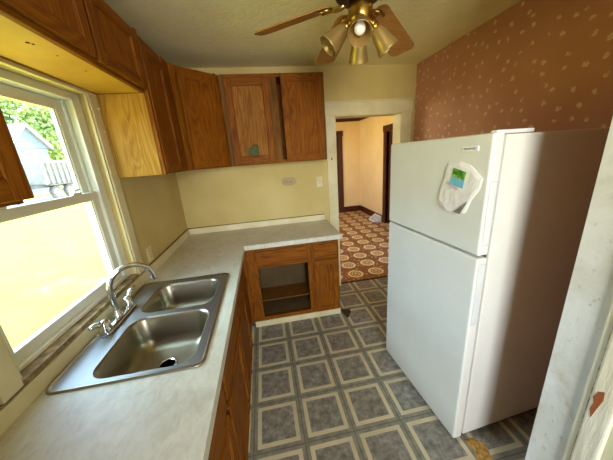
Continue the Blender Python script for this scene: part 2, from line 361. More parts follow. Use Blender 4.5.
for (z0, z1) in ((.2, .95), (1.08, 1.9)):
    for (a, bq) in ((4.53, 4.86), (4.96, 5.29)): m.box(HX1 + .034, HX1 + .05, a, bq, z0, z1, .01)
struct('door_2', m, brownwood, 'dark brown panelled door on the right hall wall')
# doorway trim
m = MB(); m.box(1.614, DL, YB - .022, YB, 0.0, DZ, .004); m.box(DR, 2.613, YB - .022, YB, 0, DZ, .004); m.box(1.606, 2.622, YB - .026, YB, DZ, 2.172, .004); m.box(1.60, 2.63, YB - .034, YB, 2.172, 2.185, .003)
m.box(DL, DL + .012, YB - .02, HY0 + .01, 0, DZ); m.box(DR - .012, DR, YB - .02, HY0 + .01, 0, DZ); m.box(DL, DR, YB - .02, HY0 + .01, DZ - .012, DZ)
struct('door_1', m, trimw, 'cream painted casing of the doorway to the hall')
m = MB(); m.box(DL + .012, DR - .012, 2.972, 3.0, 0, 0.006, .002); struct('trim_1', m, brownwood_h, 'thin seam strip between kitchen and hall floors')
# casing and door on the wall end beside the viewer
m = MB(); m.box(PX - .014, PX, 0.595, 0.618, 0, 2.15, .004); m.box(PX - .022, PX, 0.535, 0.595, 0, 2.15, .006)
tr2 = struct('trim_2', m, peel_m, 'peeling cream door casing on the wall end beside the viewer')
m = MB(); m.prism([(PX - .0235, a_, b_) for a_, b_ in ((.579, .850), (.566, .862), (.563, .83), (.570, .792), (.578, .740), (.586, .770), (.582, .80), (.587, .822))], (.002, 0, 0)); m.build('bare_wood_patch', mottled('bare_orange_wood', (142, 74, 34), (170, 98, 50), 30, .8), tr2)
m = MB(); m.box(PX - .0165, PX - .013, .5935, .5985, .02, 1.28); m.build('bare_edge', mottled('bare_edge_wood', (126, 78, 48), (226, 214, 176), 45, .8), tr2)
m = MB(); m.box(PX - .006, PX, -.25, 0.535, 0.01, 2.1)
struct('door_3', m, mottled('pale_green_door_paint', (196, 190, 150), (208, 202, 164), 2, 0.5), 'pale painted door at the right edge beside the viewer')
# vinyl toe strip along base cabinets
# ------------------------------------------------------------------ window over the sink
wt = thing('window_1', 'white double hung window over the sink', 'window', (0, 1.35, WZ0)); wt['kind'] = 'structure'
m = MB(); m.box(0, .02, 0.86, WY0, WZ0, 2.045, .003); m.box(0, .02, WY1, 1.845, WZ0, 2.045, .003); m.box(0, .022, 0.86, 1.845, 2.045, 2.062, .003)
m.box(0.0, .012, WY1 - .012, WY1, WZ0 + .02, 2.045); m.box(0, .012, WY0, WY0 + .012, WZ0 + .02, 2.045)
m.build('casing', trimw, wt)
for zz in (1.985, 1.865):
    m = MB(); m.lathe([(.006, 0), (.006, .004), (.003, .007)], axisM((.0195, 1.825, zz), (1, 0, 0)), 12); m.build('casing_peg', white_plastic, wt)
m = MB(); m.box(-.10, .016, WY0 + .001, WY1 - .001, WZ0 - .004, WZ0 + .012, .003); m.box(0.0005, .018, 0.80, 1.855, WZ0 - .008, WZ0 - .001, .002); m.build('stool_strip', mottled('dirty_sill_gap_shade', (96, 74, 44), (176, 150, 104), 26, .9), wt)  # sill wood; its dark brown also paints the shaded gap under the casing
m = MB()
for (a, c_) in ((WY0, WY0 + .012), (WY1 - .05, WY1)):
    m.box(-.125, -.03, a, c_, WZ0 + .012, WZ1, .003)
for (a, c_) in ((WY0 + .012, WY0 + .018), (WY1 - .062, WY1 - .05)):
    m.box(-.125, -.112, a, c_, WZ0 + .012, WZ1); m.box(-.078, -.070, a, c_, WZ0 + .012, WZ1); m.box(-.042, -.03, a, c_, WZ0 + .012, WZ1)
m.box(-.125, -.03, WY0 + .012, WY1 - .05, WZ1 - .035, WZ1, .003); m.box(-.125, -.03, WY0 + .012, WY1 - .05, WZ0 + .012, WZ0 + .03, .003)
m.build('window_frame', vinyl_w, wt)
def sash(name, x0, x1, z0, z1, rb, rt):
    y0, y1 = WY0 + .020, WY1 - .064; s = .054
    mm = MB(); mm.box(x0, x1, y0, y0 + s, z0, z1, .004); mm.box(x0, x1, y1 - s, y1, z0, z1, .004); mm.box(x0, x1, y0 + s, y1 - s, z0, z0 + rb, .004); mm.box(x0, x1, y0 + s, y1 - s, z1 - rt, z1, .004)
    for (a, c_) in ((y0 + s, y0 + s + .008), (y1 - s - .008, y1 - s)): mm.box(x0 + .006, x1 - .006, a, c_, z0 + rb, z1 - rt)
    o = mm.build(name, vinyl_w, wt)
    g = MB(); xm = (x0 + x1) / 2; g.box(xm - .003, xm + .003, y0 + s - .002, y1 - s + .002, z0 + rb - .002, z1 - rt + .002); g.build('pane', glass, o)
    return o
up = sash('upper_sash', -.110, -.080, 1.500, WZ1 - .037, .030, .050)
lo = sash('lower_sash', -.068, -.044, WZ0 + .032, 1.545, .045, .045)
for y in (1.16, 1.56):
    m = MB(); m.box(-.066, -.046, y - .03, y + .03, 1.545, 1.555, .003); m.tube([(-.056, y, 1.555), (-.056, y, 1.566), (-.056, y + .03, 1.568)], .006, 8); m.build('sash_lock', vinyl_w, lo)

# ------------------------------------------------------------------ cabinet helpers
def panel_door(M, w_, h_, parent, ax, t=.020, name='door', st=.055, panel_mat=None, frame_mat=None, hole=None, arch=False):
    """frame-and-panel door; local x width, y outward, z up"""
    fv = frame_mat or oak['z']; fh = oak[ax]
    mm = MB()
    mm.box(0, st, 0, t, 0, h_, .004, M, 0); mm.box(w_ - st, w_, 0, t, 0, h_, .004, M, 0)
    mm.box(st, w_ - st, 0, t, 0, st, .004, M, 1); mm.box(st, w_ - st, 0, t, h_ - st, h_, .004, M, 1)
    # sticking bead around the panel
    bd = .008
    for (x0, x1, z0, z1, k) in ((st, st + bd, st, h_ - st, 0), (w_ - st - bd, w_ - st, st, h_ - st, 0), (st + bd, w_ - st - bd, st, st + bd, 1), (st + bd, w_ - st - bd, h_ - st - bd, h_ - st, 1)):
        mm.box(x0, x1, .004, t - .005, z0, z1, .003, M, k)
    d = mm.build(name, [fv, fh], parent)
    pm = MB(); x0, x1, z0, z1 = st + .002, w_ - st - .002, st + .002, h_ - st - .002
    y0, y1 = .004, .011
    if hole is None: pm.box(x0, x1, y0, y1, z0, z1, 0, M)
    else:
        hx0, hx1, hz0, jag = hole       # jagged break: list of (x, z) along its top from hx0 to hx1
        pm.box(x0, hx0, y0, y1, z0, z1, 0, M); pm.box(hx1, x1, y0, y1, z0, z1, 0, M)
        if hz0 > z0: pm.box(hx0, hx1, y0, y1, z0, hz0, 0, M)
        for (xa, za), (xb, zb) in zip(jag, jag[1:]):
            pm.prism([(xa, y0, za), (xb, y0, zb), (xb, y0, z1), (xa, y0, z1)], (0, y1 - y0, 0), M)
    pm.build('door_panel', panel_mat or oak['z'], d)
    return d
def drawer_front(M, w_, h_, parent, ax, t=.020, name='drawer'):
    mm = MB(); mm.box(0, w_, 0, t, 0, h_, .007, M, 0, 2); return mm.build(name, oak[ax], parent)

# ------------------------------------------------------------------ upper cabinets
ZB, ZT, XU, YU, YD, X2, XE, YP, ZV = 1.604, 2.378, 0.296, 2.642, 2.363, 0.5985, 1.537, 1.836, 2.062
FX = XU - .020      # door backs
EX = Vector((1, 0, 0)); EY = Vector((0, 1, 0))
def left_M(y, z): return frameM((FX, y, z), (0, 1, 0), (1, 0, 0))
# left of the window
c = thing('wall_cabinet', 'dark oak wall cabinet left of the window, door filling the left edge', 'cabinet', (0.15, 0.4, ZB))
m = MB(); m.box(.024, FX - .001, -.05, .866, ZB - .018, ZT, .002); m.build('cabinet_body', oak['z'], c)
panel_door(left_M(.43, ZB - .008), .445, ZT - ZB - .04, c, 'y'); panel_door(left_M(-.03, ZB - .008), .43, ZT - ZB - .04, c, 'y')
# over the window
c = thing('wall_cabinet', 'short oak wall cabinet spanning above the window', 'cabinet', (0.15, 1.35, ZV))
m = MB(); m.box(.002, FX - .002, .868, YP - .001, ZV + .012, ZT, .002); m.build('cabinet_body', oak['y'], c)
m = MB(); m.box(.024, FX - .004, .869, YP - .002, ZV + .002, ZV + .012); m.build('underside_panel', plyy, c)['label'] = 'bright yellow bare plywood underside'
for (kx, ky, kr) in ((.189, 1.194, .006), (.196, 1.205, .004), (.200, 1.302, .003), (.194, 1.467, .004)):
    m = MB(); m.lathe([(kr, 0), (kr, .0016)], Matrix.Translation((kx, ky, ZV + .0008)), 9); m.build('knot', mottled('dark_knot', (52, 32, 10), (84, 54, 18), 60, .8), c)
m = MB(); m.box(FX - .020, FX, .868, YP - .001, ZV, ZV + .03, .002); m.build('bottom_rail', oak['y'], c)
panel_door(left_M(.888, ZV + .018), .488, .278, c, 'y', st=.05); panel_door(left_M(1.398, ZV + .012), .422, .284, c, 'y', st=.05)
# right of the window, up to the corner
c = thing('wall_cabinet', 'narrow oak wall cabinet with golden side panel right of the window', 'cabinet', (0.15, 2.1, ZB))
m = MB(); m.box(.002, FX - .001, YP + .007, YD - .002, ZB, ZT, .002); m.build('cabinet_body', oak['z'], c)
m = MB(); m.box(.022, FX - .006, YP, YP + .007, ZB, ZV - .001); m.build('side_panel', veneer, c)['label'] = 'golden unstained oak veneer side'
panel_door(left_M(1.872, ZB + .012), .345, ZT - ZB - .06, c, 'y')
m = MB(); m.box(FX - .001, XU - .004, YP + .002, 1.868, ZB, ZT, .002); m.box(FX - .001, XU - .008, 2.222, YD - .004, ZB, ZT, .002); m.build('face_frame', oak['z'], c)
# diagonal corner
c = thing('wall_cabinet', 'diagonal oak corner wall cabinet with one slightly open door', 'cabinet', (0.3, 2.65, ZB))
u = Vector((X2 - XU, YU - YD, 0)); Ld = u.length; u.normalize(); nn = Vector((u.y, -u.x, 0))
m = MB()
a0 = Vector((FX, YD, ZB)) ; b0 = Vector((X2, YU + .02, ZB))
m.prism([(.002, YD, ZB), (FX, YD, ZB), (X2 - .003, YU + .018, ZB), (X2 - .003, YB - .002, ZB), (.002, YB - .002, ZB)], (0, 0, ZT - ZB)); m.build('cabinet_body', oak['z'], c)
Md = frameM(Vector((FX + .004, YD, ZB)), u, nn)
m = MB(); m.box(0, .035, 0.004, .018, 0, ZT - ZB, .002, Md); m.box(Ld - .03, Ld - .012, 0.004, .018, 0, ZT - ZB, .002, Md); m.build('face_frame', oak['z'], c)
ga = math.radians(3.5); uo = Vector((u.x * math.cos(ga) - u.y * math.sin(ga), u.x * math.sin(ga) + u.y * math.cos(ga), 0)); no = Vector((uo.y, -uo.x, 0))
org = Vector((FX + .004, YD, ZB)) + u * .036 + nn * .034
panel_door(frameM((org.x, org.y, ZB + .014), uo, no), Ld - .066, ZT - ZB - .05, c, 'x', frame_mat=oak['z'])
# back wall pair
c = thing('wall_cabinet', 'two door oak wall cabinet on the back wall, left door broken', 'cabinet', ((X2 + XE) / 2, 2.79, ZB))
FY = YU + .020
m = MB()
m.box(X2, X2 + .016, FY, YB - .002, ZB, ZT); m.box(XE - .016, XE, FY, YB - .002, ZB, ZT); m.box(X2 + .016, XE - .016, FY, YB - .002, ZB, ZB + .016); m.box(X2 + .016, XE - .016, FY, YB - .002, ZT - .016, ZT)
m.build('cabinet_body', oak['z'], c)
m = MB(); m.box(X2 + .017, 1.06, FY + .10, FY + .108, ZB + .017, ZT - .017); m.build('lining', green_in, c)
m = MB(); m.box(1.061, 1.071, FY + .001, YB - .003, ZB + .017, ZT - .017); m.box(1.072, XE - .017, YB - .012, YB - .003, ZB + .017, ZT - .017); m.build('partition', oak['z'], c)
m = MB(); m.box(X2 + .002, .650, FY - .018, FY, ZB, ZT, .002, None, 0); m.box(1.02, 1.098, FY - .018, FY, ZB + .03, ZT - .03, .002, None, 0); m.box(1.49, XE, FY - .018, FY, ZB, ZT, .002, None, 0)
m.box(.650, 1.49, FY - .018, FY, ZB, ZB + .03, .002, None, 1); m.box(.650, 1.49, FY - .018, FY, ZT - .03, ZT, .002, None, 1)
m.build('face_frame', [oak_dull, oak['x']], c)
def back_M(x, y, z): return frameM((x, y, z), (1, 0, 0), (0, -1, 0))
jag = [(.135, .112), (.143, .158), (.150, .122), (.160, .146), (.168, .126), (.180, .128), (.186, .168), (.194, .148), (.204, .176), (.214, .150), (.224, .162), (.232, .146)]
d = panel_door(back_M(.642, FY - .0185, ZB + .022), .386, .716, c, 'x', panel_mat=oak_worn, hole=(.135, .232, .0575, jag)); d['label'] = 'door with a jagged broken hole low in its panel'
ga = math.radians(-6); uo = Vector((math.cos(ga), -math.sin(ga), 0)); no = Vector((-math.sin(ga) * 1.0, -math.cos(ga), 0)); uo = Vector((math.cos(ga), -math.sin(ga), 0)); no = Vector((uo.y, -uo.x, 0))
w3 = .378; hinge = Vector((1.505, FY - .019, ZB + .012)); og = hinge - uo * w3
panel_door(frameM((og.x, og.y, og.z), uo, no), w3, .742, c, 'x')['label'] = 'door standing slightly open at its left edge'

# ------------------------------------------------------------------ base cabinets
BF = 0.605          # face of the left run (x), doors to .623
YF = YB - 0.58      # face of the back run (y = 2.37)
ZC = 0.868
def open_box(mm, x0, x1, y0, y1, z0, z1, face, t=.016):
    """carcass panels without the front ('x' front at x1, 'y' front at y0)"""
    mm.box(x0, x1, y0, y1, z0, z0 + t)
    if face == 'x': mm.box(x0, x0 + t, y0, y1, z0 + t, z1); mm.box(x0 + t, x1, y0, y0 + t, z0 + t, z1); mm.box(x0 + t, x1, y1 - t, y1, z0 + t, z1)
    else: mm.box(x0, x1, y1 - t, y1, z0 + t, z1); mm.box(x0, x0 + t, y0, y1 - t, z0 + t, z1); mm.box(x1 - t, x1, y0, y1 - t, z0 + t, z1)
def bl_M(y, z): return frameM((BF, y, z), (0, 1, 0), (1, 0, 0))
def left_base(label, y0, y1, units):
    c = thing('base_cabinet', label, 'cabinet', (.3, (y0 + y1) / 2, 0))
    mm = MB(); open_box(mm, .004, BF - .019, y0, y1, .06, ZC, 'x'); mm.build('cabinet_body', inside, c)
    mm = MB(); mm.box(BF - .018, BF, y0 + .001, y1 - .001, .06, .10, .002, None, 1); mm.box(BF - .018, BF, y0 + .001, y1 - .001, ZC - .03, ZC, .002, None, 1); mm.box(BF - .018, BF, y0 + .001, y1 - .001, .625, .66, .002, None, 1)
    ys = sorted({a for un in units for a in un}); 
    for yy in ys: mm.box(BF - .018, BF, max(y0 + .001, yy - .028), min(y1 - .001, yy + .028), .10, ZC - .03, .002, None, 0)
    mm.build('face_frame', [oak['z'], oak['y']], c)
    for (a, b_) in units:
        panel_door(bl_M(a + .008, .085), b_ - a - .016, .535, c, 'y')
        drawer_front(bl_M(a + .008, .66), b_ - a - .016, .165, c, 'y', name='drawer_front')
    mm = MB(); mm.box(BF - .03, BF - .004, y0, y1, 0.001, .058, .002); mm.build('toe_strip', trimw, c)
    return c
left_base('oak base cabinet nearest the viewer below the worktop front', -.05, .985, [(.02, .50), (.50, .98)])
left_base('oak sink base cabinet with two doors below the double sink', .987, 2.02, [(.995, 1.51), (1.51, 2.01)])
c = thing('base_cabinet', 'plain oak corner base cabinet where the two runs meet', 'cabinet', (.3, 2.2, 0))
m = MB(); open_box(m, .004, BF - .019, 2.022, YB - .004, .06, ZC, 'x'); m.build('cabinet_body', inside, c)
m = MB(); m.box(BF - .018, BF, 2.022, YF + .018, .06, ZC, .002); m.box(BF, BF + .03, YF, YF + .018, .06, ZC, .002); m.build('filler_panel', oak['z'], c)
m = MB(); m.box(BF - .03, BF - .004, 2.022, YF + .012, .001, .058, .002); m.build('toe_strip', trimw, c)
# back run
XA, XB, XC_ = BF + .032, 1.262, 1.540
c = thing('base_cabinet', 'wide oak base cabinet with its door missing and interior open', 'cabinet', (.95, 2.6, 0))
m = MB()
m.box(XA, XB, YF + .019, 2.775, .066, .085); m.box(XA, XA + .016, YF + .019, 2.775, .085, ZC); m.box(XB - .016, XB, YF + .019, 2.775, .085, ZC); m.box(XA + .016, XB - .016, 2.765, 2.775, .085, ZC)
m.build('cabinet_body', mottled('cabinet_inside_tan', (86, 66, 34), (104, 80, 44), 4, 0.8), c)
m = MB(); m.box(XA + .017, XB - .017, 2.50, 2.763, .205, .220); m.build('shelf', oak_dull, c)
m = MB(); m.box(XA, .735, YF, YF + .018, .066, ZC, .002, None, 0); m.box(1.222, XB, YF, YF + .018, .066, ZC, .002, None, 0); m.box(.735, 1.222, YF, YF + .018, .066, .105, .002, None, 1); m.box(.735, 1.222, YF, YF + .018, .645, ZC, .002, None, 1)
m.build('face_frame', [oak['z'], oak['x']], c)
def bb_M(x, z): return frameM((x, YF - .0005, z), (1, 0, 0), (0, -1, 0))
drawer_front(bb_M(.725, .668), .487, .152, c, 'x', name='drawer_front')
m = MB(); m.box(XA, XB, YF - .006, YF + .012, .001, .064, .002); m.build('toe_strip', trimw, c)['label'] = 'cream vinyl strip along the floor'
c = thing('base_cabinet', 'narrow oak base cabinet with drawer and door beside the doorway', 'cabinet', (1.4, 2.6, 0))
m = MB(); open_box(m, XB + .002, XC_, YF + .019, YB - .004, .066, ZC, 'y'); m.build('cabinet_body', oak['z'], c)
m = MB(); m.box(XB + .002, 1.29, YF, YF + .018, .066, ZC, .002, None, 0); m.box(1.505, XC_, YF, YF + .018, .066, ZC, .002, None, 0); m.box(1.29, 1.505, YF, YF + .018, .066, .10, .002, None, 1); m.box(1.29, 1.505, YF, YF + .018, .63, .67, .002, None, 1); m.box(1.29, 1.505, YF, YF + .018, .80, ZC, .002, None, 1)
m.build('face_frame', [oak['z'], oak['x']], c)
drawer_front(bb_M(1.283, .668), .238, .152, c, 'x', name='drawer'); panel_door(bb_M(1.283, .074), .240, .578, c, 'x', st=.048)
m = MB(); m.box(XB + .001, XC_, YF - .006, YF + .012, .001, .064, .002); m.build('toe_strip', trimw, c)

# ------------------------------------------------------------------ worktop (L shape with sink cut-out)
ZW = 0.910
def rrect(x0, x1, y0, y1, r, n=8, z=0.0):
    out = []
    for cx_, cy_, a0_ in ((x1 - r, y1 - r, 0), (x0 + r, y1 - r, 90), (x0 + r, y0 + r, 180), (x1 - r, y0 + r, 270)):
        for k in range(n + 1):
            a = math.radians(a0_ + 90 * k / n); out.append((cx_ + r * math.cos(a), cy_ + r * math.sin(a), z))
    return out
def plate_with_holes(mm, outer, holes, z0, z1, mi=0):
    t = bmesh.new()
    def loop(pts, z):
        vs = [t.verts.new((p[0], p[1], z)) for p in pts]; return vs, [t.edges.new((vs[i], vs[(i + 1) % len(vs)])) for i in range(len(vs))]
    for z in (z0, z1):
        es = []; lv = []
        for pts in [outer] + holes: vs, e = loop(pts, z); es += e; lv.append(vs)
        bmesh.ops.triangle_fill(t, edges=es, use_beauty=True)
        if z == z0: low = lv
        else:
            for a, b_ in zip(low, lv):
                for i in range(len(a)): j = (i + 1) % len(a); t.faces.new((a[i], a[j], b_[j], b_[i]))
    bmesh.ops.recalc_face_normals(t, faces=t.faces[:]); mm._merge(t, None, mi)
wk = thing('worktop', 'cream laminate L shaped kitchen worktop with low backsplash', 'worktop', (.3, 1.5, ZC))
XK, YK = 0.640, YB - .635
m = MB(); outer = [(.002, -.05, 0), (XK, -.05, 0), (XK, YK, 0), (1.562, YK, 0), (1.562, YB - .002, 0), (.002, YB - .002, 0)]
plate_with_holes(m, outer, [[(.05, .965, 0), (.56, .965, 0), (.56, 1.75, 0), (.05, 1.75, 0)]], ZC + .001, ZW)
m.build('worktop_slab', top_m, wk)
m = MB(); m.box(XK, XK + .004, -.05, YK - .004, ZC - .002, ZW - .0005); m.box(XK, 1.566, YK - .004, YK, ZC - .002, ZW - .0005); m.box(1.562, 1.566, YK, YB - .03, ZC - .002, ZW - .0005); m.build('edge_band', top_m, wk)
m = MB(); m.box(.001, .020, -.05, YB - .02, ZW, .974, .003); m.box(.001, 1.552, YB - .020, YB - .001, ZW, .974, .003); m.build('backsplash', trimw, wk)
m = MB(); m.box(.001, .010, 1.87, YB - .02, .9745, .979); m.box(.001, 1.552, YB - .010, YB - .001, .9745, .979); m.build('gap_shade_strip', mottled('gap_shade_brown', (92, 72, 44), (128, 106, 70), 14, .9), wk)  # brown strip painted in for the dark gap along the backsplash top

# ------------------------------------------------------------------ sink
sk = thing('sink', 'stainless steel double bowl sink set into the worktop', 'sink', (.30, 1.357, ZW))
zs = ZW + .006
m = MB()
o1 = rrect(.030, .580, .945, 1.770, .035); B1 = (.152, .535, .972, 1.354); B2 = (.146, .530, 1.394, 1.714)
plate_with_holes(m, o1, [rrect(*B1, .07), rrect(*B2, .07)], ZW + .0005, zs)
m.build('sink_rim', rim_steel, sk)
# raised outer lip
m = MB(); m.rings([rrect(.030, .580, .945, 1.770, .035, z=zs), rrect(.032, .578, .947, 1.768, .034, z=zs + .004), rrect(.038, .572, .953, 1.762, .032, z=zs + .004), rrect(.044, .566, .959, 1.756, .030, z=zs)], None, 0, True, False, False); m.build('rim_lip', steel, sk)
for (bx, dx, dy) in ((B1, .33, 1.19), (B2, .34, 1.56)):
    x0, x1, y0, y1 = bx; rg_ = [rrect(x0, x1, y0, y1, .07, z=zs)]
    for (ins, dz, rr_) in ((.006, -.004, .068), (.010, -.014, .066), (.022, -.11, .062), (.028, -.135, .060), (.042, -.155, .055), (.065, -.166, .05), (.10, -.170, .04)):
        rg_.append(rrect(x0 + ins, x1 - ins, y0 + ins, y1 - ins, rr_, z=zs + dz))
    last = rg_[-1]; rg_.append([(dx + .048 * math.cos(2 * PI * k / len(last) + PI / 36), dy + .048 * math.sin(2 * PI * k / len(last) + PI / 36), zs - .174) for k in range(len(last))])
    m = MB(); m.rings(rg_, None, 0, True, False, True); bw = m.build('basin', steel, sk)
    m = MB(); Md = Matrix.Translation((dx, dy, zs - .1735)); m.lathe([(.046, .0), (.045, .003), (.036, .003), (.032, -.002), (.026, -.006)], Md, 28, 0, False, False); m.lathe([(.035, -.0005), (.002, -.0005)], Md, 28, 1, False, True); m.build('drain', [chrome, black], bw)

# ------------------------------------------------------------------ faucet
fc = thing('faucet', 'chrome two handle faucet with high arc spout behind the sink', 'faucet', (.075, 1.375, zs))
zf = zs + .0005
m = MB(); m.rings([rrect(.046, .107, 1.238, 1.508, .028, z=zf), rrect(.046, .107, 1.238, 1.508, .028, z=zf + .012), rrect(.048, .102, 1.243, 1.503, .024, z=zf + .018)]); m.build('deck_plate', chrome, fc)
a = math.radians(36); ca, sa = math.cos(a), math.sin(a); pts = []; rad_ = []
bx, by = .075, 1.372
pts += [(bx, by, zf + .018), (bx, by, zf + .06), (bx, by, zf + .12)]; rad_ += [.0145, .014, .0135]
for k in range(0, 15):
    t_ = PI - PI * 1.02 * k / 14; rr_ = .098
    pts.append((bx + ca * (rr_ + rr_ * math.cos(t_)), by + sa * (rr_ + rr_ * math.cos(t_)), zf + .165 + rr_ * math.sin(t_))); rad_.append(.013)
pts.append((bx + ca * .196, by + sa * .196, zf + .146)); rad_.append(.012)
m = MB(); m.tube(pts, rad_, 16); m.lathe([(.024, 0), (.024, .012), (.019, .022), (.015, .036), (.013, .05)], Matrix.Translation((bx, by, zf + .016)), 20); m.build('spout', chrome, fc)
for hy, lev in ((1.265, [(0, 0, .046), (-.010, -.016, .060), (-.018, -.036, .068), (-.024, -.056, .068)]), (1.480, [(0, 0, .046), (.004, .012, .064), (.010, .026, .086), (.026, .052, .104)])):
    m = MB(); m.lathe([(.029, 0), (.029, .008), (.025, .022), (.023, .040), (.017, .054), (.004, .060)], Matrix.Translation((.075, hy, zf + .012)), 20)
    m.tube([(.075 + p[0], hy + p[1], zf + p[2]) for p in lev], [.012, .0135, .012, .008], 12); m.build('faucet_handle', chrome, fc)

# ------------------------------------------------------------------ refrigerator
FO, FT = Vector((1.7877, 1.0075, 0)), 0.06476
fr = thing('refrigerator', 'white top freezer refrigerator against the wallpapered wall', 'refrigerator', FO, FT)
FM = ROOT[fr.name]; FW, FH, FS = .7327, 1.688, 1.160
m = MB(); m.box(.067, .74, .004, FW - .004, .035, FH - .008, .008, FM); m.build('fridge_body', white_en, fr)
m = MB(); m.box(.0565, .0665, .018, FW - .018, .05, FH - .02, 0, FM); m.build('door_gasket', grey_gasket, fr)
def fdoor(name, z0, z1, gz0, gz1):
    mm = MB(); mm.box(0, .056, 0, FW, z0, z1, .012, FM, 0, 4); d = mm.build(name, white_en, fr)
    for f in d.data.polygons: f.use_smooth = False
    g = MB(); g.box(.012, .044, -.003, .002, gz0, gz1, .0028, FM); g.box(.010, .046, -.0008, .002, gz0 - .002, gz1 + .002, .0005, FM, 1); g.build('handle_grip', [grip_m, grip_edge], d)['label'] = 'pale recessed grip strip'
    return d
fz = fdoor('freezer_door', FS + .006, FH, 1.215, 1.495); fd = fdoor('fridge_door', .030, FS - .006, .80, 1.125)
m = MB(); m.box(.05, .70, .02, FW - .02, .005, .034, 0, FM); m.build('base_grille', grey_gasket, fr)
for (yy) in (.05, FW - .05):
    for xx in (.12, .68):
        m = MB(); m.lathe([(.018, .001), (.018, .01), (.010, .012), (.010, .034)], FM @ Matrix.Translation((xx, yy, 0)), 14); m.build('foot', grey_gasket, fr)
m = MB(); m.box(.016, .20, .002, .032, FH - .006, FH + .009, .003, FM); m.build('hinge_cover', white_plastic, fr)
m = MB(); m.box(-.003, .002, .062, .145, 1.622, 1.642, .001, FM); bd_ = m.build('badge', mottled('badge_plate', (248, 246, 238), (250, 249, 243), 9, .4), fr)
def text_mesh(txt, size, M, mat, name, parent, depth=.0006):
    cu = bpy.data.curves.new('t', 'FONT'); cu.body = txt; cu.size = size; cu.extrude = depth; cu.align_x = 'CENTER'; cu.align_y = 'CENTER'
    to = bpy.data.objects.new('t', cu); COL.objects.link(to); bpy.context.view_layer.update()
    me = bpy.data.meshes.new_from_object(to.evaluated_get(bpy.context.evaluated_depsgraph_get())); bpy.data.objects.remove(to)
    mm = MB(); mm.bm.from_mesh(me); mm.bm.transform(M); bpy.data.meshes.remove(me)
    return mm.build(name, mat, parent)
TM = FM @ Matrix(((0, 0, -1, -.0032), (-1, 0, 0, .1035), (0, 1, 0, 1.632), (0, 0, 0, 1)))
text_mesh('FRIGIDAIRE', .0125, TM, mottled('badge_grey_ink', (112, 110, 106), (126, 124, 120), 9, .5), 'lettering', bd_)

# white bag stuck to the freezer door
BAG = [(.217, 1.575), (.146, 1.581), (.091, 1.563), (.024, 1.512), (.031, 1.463), (.069, 1.408), (.090, 1.349), (.144, 1.326), (.213, 1.332), (.272, 1.389), (.263, 1.446), (.242, 1.494), (.233, 1.546)]
def resample(poly, n):
    P_ = [Vector((a, b_)) for a, b_ in poly]; seg = [(P_[(i + 1) % len(P_)] - P_[i]).length for i in range(len(P_))]; tot = sum(seg); out = []
    for k in range(n):
        s = tot * k / n; i = 0
        while s > seg[i]: s -= seg[i]; i += 1
        out.append(P_[i].lerp(P_[(i + 1) % len(P_)], s / seg[i]))
    return out
bag = thing('plastic_bag', 'crumpled white plastic bag with a leaflet stuck to the freezer door', 'bag', FM @ Vector((-.004, .15, 1.326)), FT)
cen_ = Vector((.150, 1.455)); rim = resample(BAG, 56)
def bag_h(p):
    d_ = 0.0
    return .007 + .0018 * noise.noise(Vector((p.x * 38, p.y * 24, 1.3))) + 0.0007 * noise.noise(Vector((p.x * 110, p.y * 80, 4)))
rings_ = [[FM @ Vector((-.0006, q.x, q.y)) for q in rim]]
for s in (1.0, .94, .85, .7, .55, .4, .25, .1):
    row = []
    for q in rim:
        p_ = cen_.lerp(q, s); hh = bag_h(p_) * min(1, (1.03 - s) * 7)
        row.append(FM @ Vector((-.0012 - max(.0004, hh), p_.x, p_.y)))
    rings_.append(row)
bag_m = mottled('thin_white_plastic', (236, 230, 220), (244, 240, 232), 25, .35)
m = MB(); m.rings(rings_, None, 0, False, True, True); m.build('bag_film', bag_m, bag)
def on_bag(poly, name, mat, off=.0012, n=6):
    """a sheet lying on the bag film, following its surface"""
    q = [Vector(p_) for p_ in poly]; mm = MB(); t = bmesh.new(); rows = []
    for i in range(n + 1):
        row = []
        for j in range(n + 1):
            a_ = q[0].lerp(q[1], j / n); b_ = q[3].lerp(q[2], j / n); p_ = a_.lerp(b_, i / n)
            row.append(t.verts.new((-.0012 - bag_h(p_) - .0022 - off, p_.x, p_.y)))
        rows.append(row)
    fs = [t.faces.new((rows[i][j], rows[i][j + 1], rows[i + 1][j + 1], rows[i + 1][j])) for i in range(n) for j in range(n)]
    r_ = bmesh.ops.extrude_face_region(t, geom=fs); bmesh.ops.translate(t, vec=(.0012, 0, 0), verts=[g for g in r_['geom'] if isinstance(g, bmesh.types.BMVert)])
    bmesh.ops.recalc_face_normals(t, faces=t.faces[:]); mm._merge(t, FM); return mm.build(name, mat, bag)
mg, N, L, b = new_mat('leaflet_foliage_print', .5); nz = noise_n(N, L, coords(N, L), 60, 3); r = ramp(N, [(.32, (34, 92, 22)), (.5, (84, 156, 34)), (.68, (196, 214, 90))]); L.new(nz.outputs['Fac'], r.inputs[0]); L.new(r.outputs[0], b.inputs['Base Color'])
mbl = mottled('leaflet_blue_print', (110, 178, 200), (132, 196, 212), 30, .5)
lf = on_bag([(.173, 1.551), (.102, 1.533), (.1075, 1.4985), (.181, 1.512)], 'leaflet_picture', mg); lf['label'] = 'green leafy picture on the leaflet'
lb = on_bag([(.181, 1.512), (.1075, 1.4985), (.113, 1.461), (.190, 1.472)], 'leaflet_caption', mbl); lb['label'] = 'light blue lower half of the leaflet'
on_bag([(.155, 1.345), (.112, 1.340), (.080, 1.405), (.124, 1.366)], 'printed_corner', mottled('grey_print', (112, 104, 98), (146, 138, 130), 70, .6))['label'] = 'grey printed patch'
pk = mottled('pale_pink_print', (232, 190, 188), (238, 206, 202), 60, .6)
